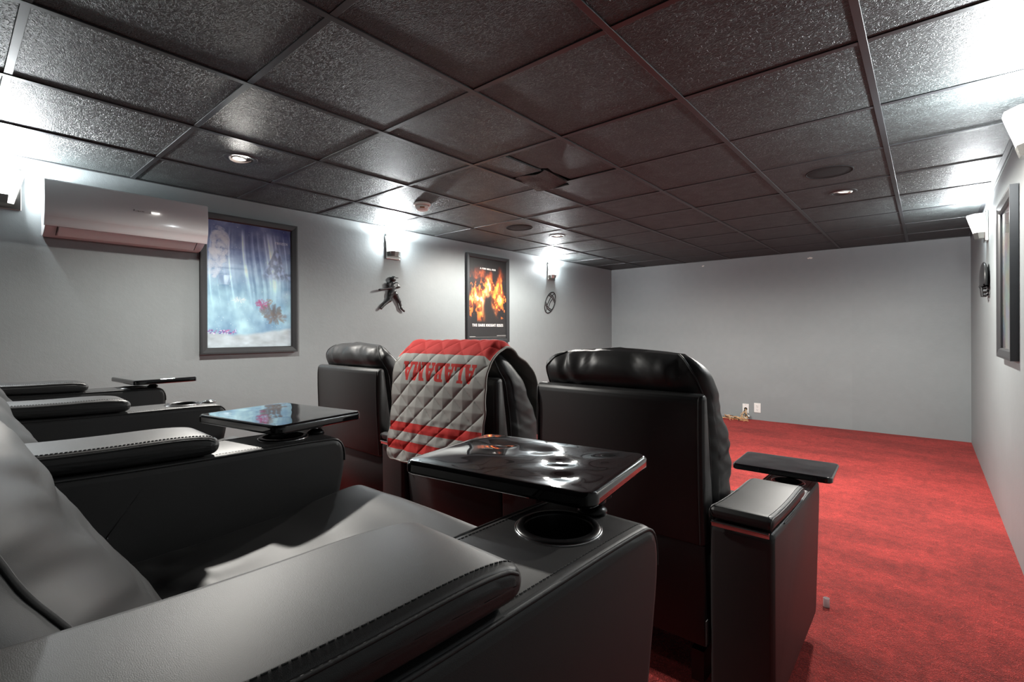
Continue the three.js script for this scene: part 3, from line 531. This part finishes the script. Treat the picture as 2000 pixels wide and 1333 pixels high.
// ------------------------------------------------------------------ framed posters
function framedPoster(label, x, y0, y1, z0, z1, turn, canvas, fw = 0.045, depth = 0.028) {
  const w = Math.abs(z1 - z0), h = y1 - y0, g = thing('framed_poster', label, 'poster', [x, y0, (z0 + z1) / 2], turn);
  const bar = (len, vertical) => { const sh = new THREE.Shape(); sh.moveTo(0, 0); sh.lineTo(0, depth); sh.lineTo(fw * 0.25, depth); sh.lineTo(fw * 0.85, depth * 0.8); sh.lineTo(fw, depth * 0.55); sh.lineTo(fw, 0); sh.closePath(); return sh; };
  // four mitred bars
  const mk = (len) => { const e = new THREE.ExtrudeGeometry(bar(), { depth: len, bevelEnabled: false }); const p = e.attributes.position; for (let i = 0; i < p.count; i++) { const a = p.getX(i); let z = p.getZ(i); z = z < len / 2 ? a : len - a; p.setZ(i, z); } e.computeVertexNormals(); return e; };   // x: inward, y: outward from wall, z: along
  const place = (e, ox, oy, rot) => { e.rotateX(0); const m = new THREE.Matrix4(); const X = new THREE.Vector3(), Z = new THREE.Vector3(), Y = new THREE.Vector3(1, 0, 0);
    X.set(...[[0, 1, 0], [0, -1, 0], [0, 0, 1], [0, 0, -1]][rot]); Z.crossVectors(X, Y);
    m.makeBasis(X, Y, Z); m.setPosition(0.002, oy, ox); e.applyMatrix4(m); return e; };
  part('frame_rail', place(mk(w), w / 2, 0, 0), M.frame, g); part('frame_rail', place(mk(w), -w / 2, h, 1), M.frame, g);
  part('frame_stile', place(mk(h), -w / 2, 0, 2), M.frame, g); part('frame_stile', place(mk(h), w / 2, h, 3), M.frame, g);
  part('backing', box(0.006, h - 0.01, w - 0.01, 0.004, h / 2, 0), M.frame, g);
  const t = new THREE.CanvasTexture(canvas); t.colorSpace = THREE.SRGBColorSpace; t.anisotropy = 4;
  const pg = new THREE.PlaneGeometry(w - 2 * fw + 0.006, h - 2 * fw + 0.006); pg.rotateY(Math.PI / 2); const pm = part('print', pg, std({ map: t, roughness: 0.55 }), g); pm.position.set(0.009, h / 2, 0);
  const gl = part('glass', box(0.002, h - 2 * fw + 0.008, w - 2 * fw + 0.008, 0.0125, h / 2, 0), M.glass, g);
  return g;
}
function iceCanvas() {                                           // pale blue winter abstract, streaks of light over snow
  const w = 700, h = 1060, cv = document.createElement('canvas'); cv.width = w; cv.height = h; const c = cv.getContext('2d'); srand(404);
  const im = c.createImageData(w, h); const d = im.data;
  for (let y = 0; y < h; y++) for (let x = 0; x < w; x++) {
    const v = y / h, u = x / w, n = fbm(u * 5, v * 6, 2, 4), n2 = fbm(u * 14, v * 16, 5, 3);
    let r = lerp(92, 150, sst(0, 0.5, v)), g = lerp(106, 192, sst(0, 0.55, v)), b = lerp(165, 216, sst(0, 0.5, v));
    const m = (n - 0.5) * 120 + (n2 - 0.5) * 50; r += m; g += m; b += m * 0.7;
    const st = Math.pow(vnoise(u * 52 + 2.5 * Math.sin(v * 4 + u * 3), v * 0.8, 9), 3) * 150 * sst(0.02, 0.12, v) * sst(0.75, 0.45, v); r += st; g += st; b += st * 0.8;
    const hill = 0.845 + 0.035 * Math.sin(u * 3.2 + 0.4) + 0.02 * fbm(u * 7, 3, 1, 2); const sn = sst(hill - 0.012, hill + 0.02, v); const sv = 205 + 60 * (fbm(u * 9, v * 26, 7, 3) - 0.5); r = lerp(r, sv * 0.93, sn); g = lerp(g, sv * 1.0, sn); b = lerp(b, sv * 1.04, sn);
    const ridge = 0.36 - 0.20 * Math.exp(-(((u - 0.80) / 0.10) ** 2)) - 0.05 * fbm(u * 16, 2, 3, 3) + 0.04; const pk = sst(ridge, ridge + 0.02, v) * sst(0.46, 0.40, v) * sst(0.58, 0.72, u) * 0.55; const pv = 120 + 110 * sst(0.35, 0.7, fbm(u * 22 + v * 9, v * 26 - u * 12, 3, 3)); r = lerp(r, pv * 0.88, pk); g = lerp(g, pv * 0.95, pk); b = lerp(b, pv + 25, pk);
    const o = (y * w + x) * 4; d[o] = clamp(r, 0, 255); d[o + 1] = clamp(g, 0, 255); d[o + 2] = clamp(b, 0, 255); d[o + 3] = 255;
  }
  c.putImageData(im, 0, 0);
  for (let k = 0; k < 240; k++) { c.fillStyle = 'rgba(255,255,255,' + rr(0.2, 0.8) + ')'; c.beginPath(); c.arc(rnd() * w, rnd() * h * 0.85, rr(0.8, 3.2), 0, 6.3); c.fill(); }
  // pale drift at the upper left, warm and violet daubs lower down
  const blob = (x, y, rx, ry, col, n = 60) => { for (let k = 0; k < n; k++) { const a = rnd() * 6.3, q = Math.sqrt(rnd()); c.fillStyle = col; c.globalAlpha = 0.35; c.beginPath(); c.ellipse(x + Math.cos(a) * rx * q, y + Math.sin(a) * ry * q, rx * 0.22, ry * 0.18, a, 0, 6.3); c.fill(); } c.globalAlpha = 1; };
  blob(95, 210, 75, 150, '#e9ecf3', 90); blob(60, 380, 60, 90, '#dfe9f5', 60);
  blob(445, 690, 60, 45, '#b5467f', 50); blob(520, 740, 90, 60, '#6d6a6c', 80); blob(560, 800, 90, 50, '#7c746f', 60); blob(500, 660, 30, 26, '#9a7452', 26); blob(250, 655, 55, 22, '#f4f6f8', 40);
  for (let k = 0; k < 60; k++) { c.fillStyle = ['#8f62a8', '#c07bb0', '#5c6fb4', '#e0d7ee'][k % 4]; c.fillRect(rr(0, 230), rr(905, 935), rr(4, 16), rr(4, 16)); }
  c.fillStyle = '#f2f6ff'; c.textAlign = 'center'; c.font = 'bold 28px serif'; c.fillText('FROZEN', 612, 138);
  return cv;
}
function fireCanvas() {                                          // black sheet with a burst of fire
  const w = 640, h = 960, cv = document.createElement('canvas'); cv.width = w; cv.height = h; const c = cv.getContext('2d'); srand(99);
  const im = c.createImageData(w, h), d = im.data;
  for (let y = 0; y < h; y++) for (let x = 0; x < w; x++) {
    const u = x / w, v = y / h; let r = 22, g = 21, b = 22; const wob = fbm(u * 6, v * 6, 3, 4), f2 = fbm(u * 22, v * 22, 6, 3);
    const du = (u - 0.5) / 0.55, dv = (v - 0.46) / 0.30; const e = Math.sqrt(du * du + dv * dv) + (wob - 0.5) * 1.5; const heat = sst(1.15, 0.1, e) * (0.45 + 0.9 * f2);
    r += 250 * heat; g += 150 * Math.pow(heat, 1.6); b += 105 * Math.pow(heat, 3.0);
    const sp = sst(0.80, 0.86, f2 + 0.35 * sst(1.5, 0.7, e)) * sst(0.2, 0.34, v) * sst(0.86, 0.7, v); r += 160 * sp; g += 75 * sp; b += 20 * sp;
    const core = sst(0.30, 0.08, Math.abs(u - 0.54 + 0.05 * Math.sin(v * 14)) / (0.45 + 0.9 * sst(0.42, 0.85, v))) * sst(0.36, 0.50, v + 0.10 * (wob - 0.5)); r = lerp(r, 30, core); g = lerp(g, 26, core); b = lerp(b, 25, core);
    const lo = sst(0.76, 0.82, v); r = lerp(r, 24, lo); g = lerp(g, 23, lo); b = lerp(b, 24, lo);
    const o = (y * w + x) * 4; d[o] = clamp(r, 0, 255); d[o + 1] = clamp(g, 0, 255); d[o + 2] = clamp(b, 0, 255); d[o + 3] = 255;
  }
  c.putImageData(im, 0, 0); c.fillStyle = '#e8e6e2'; c.textAlign = 'center';
  const spaced = (s, y, px, width) => { c.font = 'bold ' + px + 'px sans-serif'; const tw = c.measureText(s).width; c.save(); c.translate(w / 2, y); c.scale(width / tw, 1); c.fillText(s, 0, 0); c.restore(); };
  spaced('A FIRE WILL RISE', 128, 26, 270); spaced('THE DARK KNIGHT RISES', 808, 44, 530);
  c.fillStyle = '#9b9a98'; c.fillRect(8, 922, 100, 7); c.fillRect(w - 170, 914, 165, 7); c.fillRect(8, 932, w - 16, 2);
  return cv;
}
function dimCanvas() {                                           // teal and brown abstract print behind reflections
  const w = 320, h = 480, cv = document.createElement('canvas'); cv.width = w; cv.height = h; const c = cv.getContext('2d'); const im = c.createImageData(w, h), d = im.data;
  for (let y = 0; y < h; y++) for (let x = 0; x < w; x++) { const n = fbm(x / 60, y / 60, 4, 4), m = fbm(x / 90, y / 50, 9, 3), o = (y * w + x) * 4; d[o] = 70 + 90 * n; d[o + 1] = 85 + 75 * m; d[o + 2] = 92 + 70 * (1 - n); d[o + 3] = 255; }
  c.putImageData(im, 0, 0); return cv;
}
framedPoster('black-framed poster of an icy blue winter scene', 0, 1.0, 1.975, 5.678, 5.012, 0, iceCanvas());
framedPoster('black-framed dark poster with a burst of orange fire', 0, 1.028, 2.0, 3.17, 2.485, 0, fireCanvas(), 0.040);
framedPoster('black-framed poster on the right wall, seen edge-on', W, 0.995, 1.862, 3.42, 2.80, Math.PI, dimCanvas(), 0.05, 0.03);

// ------------------------------------------------------------------ wall ornaments
{ // batter: cast relief figure
  const J = { head: [345, 762], neck: [338, 815], shL: [285, 850], shR: [398, 842], chest: [335, 872], elbL: [286, 905], elbR: [425, 870], hand: [395, 882], waist: [345, 945], hipL: [318, 985], hipR: [378, 985], kneeL: [298, 1080], ankL: [215, 1155], toeL: [178, 1205], kneeR: [432, 1085], ankR: [462, 1195], toeR: [502, 1236], bat0: [420, 872], bat1: [300, 905], bat2: [132, 943] };
  const k = 0.32 / 520, zx = 0.292 / 375;                           // relief units to metres (wall is seen foreshortened)
  const P = (n, out) => [out, (1236 - J[n][1]) * k, (315 - J[n][0]) * zx];
  const bones = [['head', 'head', 0.023, 0.023, 0.022], ['neck', 'chest', 0.013, 0.024, 0.018], ['shL', 'shR', 0.018, 0.018, 0.018], ['chest', 'waist', 0.030, 0.025, 0.018], ['shL', 'elbL', 0.014, 0.011, 0.020], ['elbL', 'hand', 0.011, 0.009, 0.026], ['shR', 'elbR', 0.014, 0.010, 0.018], ['elbR', 'hand', 0.010, 0.010, 0.026], ['waist', 'hipL', 0.024, 0.022, 0.018], ['waist', 'hipR', 0.024, 0.022, 0.018], ['hipL', 'kneeL', 0.022, 0.016, 0.018], ['kneeL', 'ankL', 0.015, 0.010, 0.018], ['ankL', 'toeL', 0.011, 0.012, 0.018], ['hipR', 'kneeR', 0.021, 0.015, 0.018], ['kneeR', 'ankR', 0.014, 0.009, 0.018], ['ankR', 'toeR', 0.011, 0.009, 0.018]];
  const res = 72, mc = new MarchingCubes(res, new THREE.MeshBasicMaterial(), false, false, 200000); mc.isolation = 0;
  const S = 0.21, off = [0.018, 0.165, 0];
  const seg = bones.map(([a, b, ra, rb, o]) => [P(a, o), P(b, o), ra * 1.18, rb * 1.18]);
  for (let z = 0; z < res; z++) for (let y = 0; y < res; y++) for (let x = 0; x < res; x++) {
    const p = [(x / res * 2 - 1) * S * 0.35 + off[0], (y / res * 2 - 1) * S + off[1], (z / res * 2 - 1) * S + off[2]]; let e = 0;
    for (const [a, b, ra, rb] of seg) { const v = [b[0] - a[0], b[1] - a[1], b[2] - a[2]], q = [p[0] - a[0], p[1] - a[1], p[2] - a[2]], l = v[0] ** 2 + v[1] ** 2 + v[2] ** 2; const t = l > 0 ? clamp((q[0] * v[0] + q[1] * v[1] + q[2] * v[2]) / l) : 0; const dx = (q[0] - v[0] * t) * 1.5, dy = q[1] - v[1] * t, dz = q[2] - v[2] * t; const ds = Math.sqrt(dx * dx + dy * dy + dz * dz) - lerp(ra, rb, t); e += Math.exp(-ds / 0.0035); }
    mc.field[x + y * res + z * res * res] = 0.0035 * Math.log(e + 1e-30) - 0.0015 * Math.sin(p[1] * 190 + p[2] * 120) * 0.5;
  }
  mc.update(); const n = mc.count, pos = mc.positionArray.slice(0, n * 3); for (let i = 0; i < n; i++) { pos[i * 3] = pos[i * 3] * S * 0.35 + off[0]; pos[i * 3 + 1] = pos[i * 3 + 1] * S + off[1]; pos[i * 3 + 2] = pos[i * 3 + 2] * S + off[2]; }
  let bg = new THREE.BufferGeometry(); bg.setAttribute('position', new THREE.BufferAttribute(pos, 3)); bg = mergeVertices(bg, 1e-5); bg.computeVertexNormals();
  const g = thing('batter_ornament', 'black cast batter swinging a bat, hung under the middle left sconce', 'wall ornament', [0, 1.347, 4.135]);
  part('figure', bg, M.ironBlack, g);
  const hd = P('head', 0.022); part('cap_brim', (() => { const b = rbox(0.014, 0.006, 0.05, 0.002, hd[0] + 0.008, hd[1] + 0.012, hd[2] - 0.022, 2); return b; })(), M.ironBlack, g);
  const b0 = P('bat0', 0.034), b2 = P('bat2', 0.034), bt = lathe([[0, 0], [0.006, 0.002], [0.0045, 0.012], [0.005, 0.08], [0.0085, 0.17], [0.010, 0.235], [0.007, 0.25], [0, 0.252]], 14);
  const dir = new THREE.Vector3(b2[0] - b0[0], b2[1] - b0[1], b2[2] - b0[2]); bt.scale(1, dir.length() / 0.252, 1); bt.applyMatrix4(new THREE.Matrix4().makeRotationFromQuaternion(new THREE.Quaternion().setFromUnitVectors(new THREE.Vector3(0, 1, 0), dir.normalize()))); bt.translate(...b0); part('bat', bt, M.ironBlack, g);
}
{ // football drawn in bent metal rod
  const g = thing('football_ornament', 'black metal football outline under the far left sconce', 'wall ornament', [0, 1.53, 1.642]);
  const A = 0.158, B = 0.092, th = 0.93;                              // long axis leans
  const Q = (a, b) => { const dy = Math.sin(th) * a + Math.cos(th) * b, dz = -(Math.cos(th) * a - Math.sin(th) * b); return [0.008, dy, dz]; };
  const ring = []; for (let k = 0; k < 48; k++) { const t = k / 48 * 6.2832, c = Math.cos(t), s = Math.sin(t); ring.push(Q(A * Math.sign(c) * Math.pow(Math.abs(c), 0.92), B * Math.sign(s) * Math.pow(Math.abs(s), 1.05))); }
  part('outline', tube(ring, 0.0065, 140, 8, true), M.ironBlack, g);
  for (const a of [-0.085, -0.060, 0.060, 0.085]) { const hb = B * Math.sqrt(1 - (a / A) ** 2) * 0.98, bow = a > 0 ? 0.02 : -0.02; part('stripe', tube([Q(a - bow * 0.2, -hb), Q(a + bow * 0.9, 0), Q(a - bow * 0.2, hb)], 0.0052, 24, 8), M.ironBlack, g); }
  for (const b of [-0.012, 0.020]) part('lace', tube([Q(-0.062, b * 1.3 + 0.006), Q(0, b + 0.014), Q(0.062, b * 1.3 + 0.006)], 0.0045, 20, 8), M.ironBlack, g);
  part('seam', tube([Q(-A, 0), Q(-0.11, 0.015), Q(-0.082, 0.02)], 0.0045, 12, 8), M.ironBlack, g); part('seam', tube([Q(A, 0), Q(0.11, 0.015), Q(0.082, 0.02)], 0.0045, 12, 8), M.ironBlack, g);
}
{ // helmet-like relief on the right wall, seen from the side
  const g = thing('helmet_ornament', 'black metal sports ornament on the right wall under the sconce', 'wall ornament', [W, 1.38, 1.90]);
  const dome = new THREE.SphereGeometry(0.125, 36, 24, 0, Math.PI * 2, 0, Math.PI * 0.62); dome.scale(0.20, 1.02, 1.0); dome.translate(-0.026, 0.135, 0); part('shell', dome, M.ironBlack, g);
  part('rim', tube([[-0.02, 0.09, -0.12], [-0.042, 0.085, -0.05], [-0.048, 0.085, 0.03], [-0.03, 0.09, 0.12]], 0.008, 40, 8), M.ironBlack, g);
  for (const [y, z0, z1] of [[0.02, -0.09, 0.10], [0.045, -0.10, 0.12], [0.075, -0.11, 0.125]]) part('face_bar', tube([[-0.01, y, z0], [-0.038, y - 0.004, (z0 + z1) / 2], [-0.012, y, z1]], 0.007, 24, 8), M.ironBlack, g);
  for (const z of [-0.03, 0.06]) part('face_bar', tube([[-0.036, 0.012, z], [-0.042, 0.08, z * 0.9]], 0.006, 10, 8), M.ironBlack, g);
}

// ------------------------------------------------------------------ outlets, cables, cap
{
  const g = thing('cable_outlet', 'white wall plate with cables coming out of its hole', 'wall plate', [1.955, 0.137, 0]);
  const sh = new THREE.Shape(); sh.moveTo(-0.036, -0.058); sh.lineTo(0.036, -0.058); sh.lineTo(0.036, 0.058); sh.lineTo(-0.036, 0.058); sh.closePath(); const hl = new THREE.Path(); hl.absarc(0, -0.006, 0.022, 0, 6.2832, true); sh.holes.push(hl);
  part('plate', new THREE.ExtrudeGeometry(sh, { depth: 0.004, bevelEnabled: true, bevelSize: 0.002, bevelThickness: 0.002, bevelSegments: 2 }).translate(0, 0, 0.001), M.white, g);
  part('opening', cyl(0.022, 0.022, 0.002, 0, 0, 0).rotateX(Math.PI / 2).translate(0, -0.006, 0.0015), M.darkVoid, g, 'dark round cable hole');
  for (const y of [-0.046, 0.046]) part('screw', cyl(0.0035, 0.0035, 0.002, 0, 0, 0, 12).rotateX(Math.PI / 2).translate(0, y, 0.008), M.chrome, g);
}
{
  const g = thing('wall_outlet', 'white double power outlet without cables near the carpet', 'outlet', [2.095, 0.158, 0]);
  part('plate', rbox(0.078, 0.122, 0.007, 0.003, 0, 0, 0.0045, 2), M.white, g);
  for (const y of [-0.024, 0.024]) { const r = part('receptacle', rbox(0.034, 0.032, 0.004, 0.0015, 0, y, 0.0095, 2), M.white, g); for (const x of [-0.007, 0.007]) part('slot', box(0.0025, 0.010, 0.001, x, y + 0.003, 0.0118), M.darkVoid, r); part('slot', cyl(0.0028, 0.0028, 0.001, 0, 0, 0, 10).rotateX(Math.PI / 2).translate(0, y - 0.009, 0.0118), M.darkVoid, r); }
  part('screw', cyl(0.003, 0.003, 0.002, 0, 0, 0, 10).rotateX(Math.PI / 2).translate(0, 0, 0.009), M.chrome, g);
}
{
  const g = thing('cable_bundle', 'tangle of orange, white and black speaker cables at the wall plate', 'cables', [1.955, 0, 0]); srand(61);
  const cols = [lin(0.62, 0.33, 0.13), lin(0.66, 0.42, 0.2), lin(0.66, 0.63, 0.56), lin(0.015, 0.015, 0.016), lin(0.55, 0.28, 0.11)].map((c) => std({ color: c, roughness: 0.5 }));
  for (let k = 0; k < 15; k++) {
    const blk = k % 5 === 3, r = blk ? 0.0042 : 0.0028, pts = [[rr(-0.008, 0.008), 0.131 + rr(-0.01, 0.006), 0.004], [rr(-0.02, 0.02), 0.10, 0.04], [rr(-0.05, 0.05), rr(0.03, 0.06), rr(0.05, 0.09)]];
    let x = rr(-0.06, 0.06), z = rr(0.05, 0.16), a = rr(2.2, 4.0); for (let s = 0; s < 7; s++) { pts.push([clamp(x, -0.26, 0.10), 0.010 + rr(0, 0.028), clamp(z, 0.03, 0.28)]); x += Math.cos(a) * rr(0.04, 0.09); z += Math.sin(a) * 0.05; a += rr(-1.3, 1.3); if (x < -0.24) a = rr(-0.7, 0.7); if (x > 0.08) a = rr(2.4, 3.9); }
    part('cable', tube(pts, r, 70, 6), cols[k % 5], g);
  }
  part('plug', rbox(0.030, 0.022, 0.036, 0.006, 0.042, 0.045, 0.035, 2), M.white, g, 'white plug');
}
{
  const g = thing('plastic_cap', 'small clear plastic cap lying on the red carpet', 'cap', [3.439, 0.003, 4.436], 0.35);
  const c = lathe([[0, 0], [0.0105, 0], [0.0115, 0.002], [0.0115, 0.036], [0.0100, 0.036], [0.0100, 0.003], [0, 0.003]], 24);
  part('cap_body', c, phy({ color: lin(0.85, 0.85, 0.86), transmission: 0.45, thickness: 0, roughness: 0.25 }), g);
}

renderer.render(scene, camera);
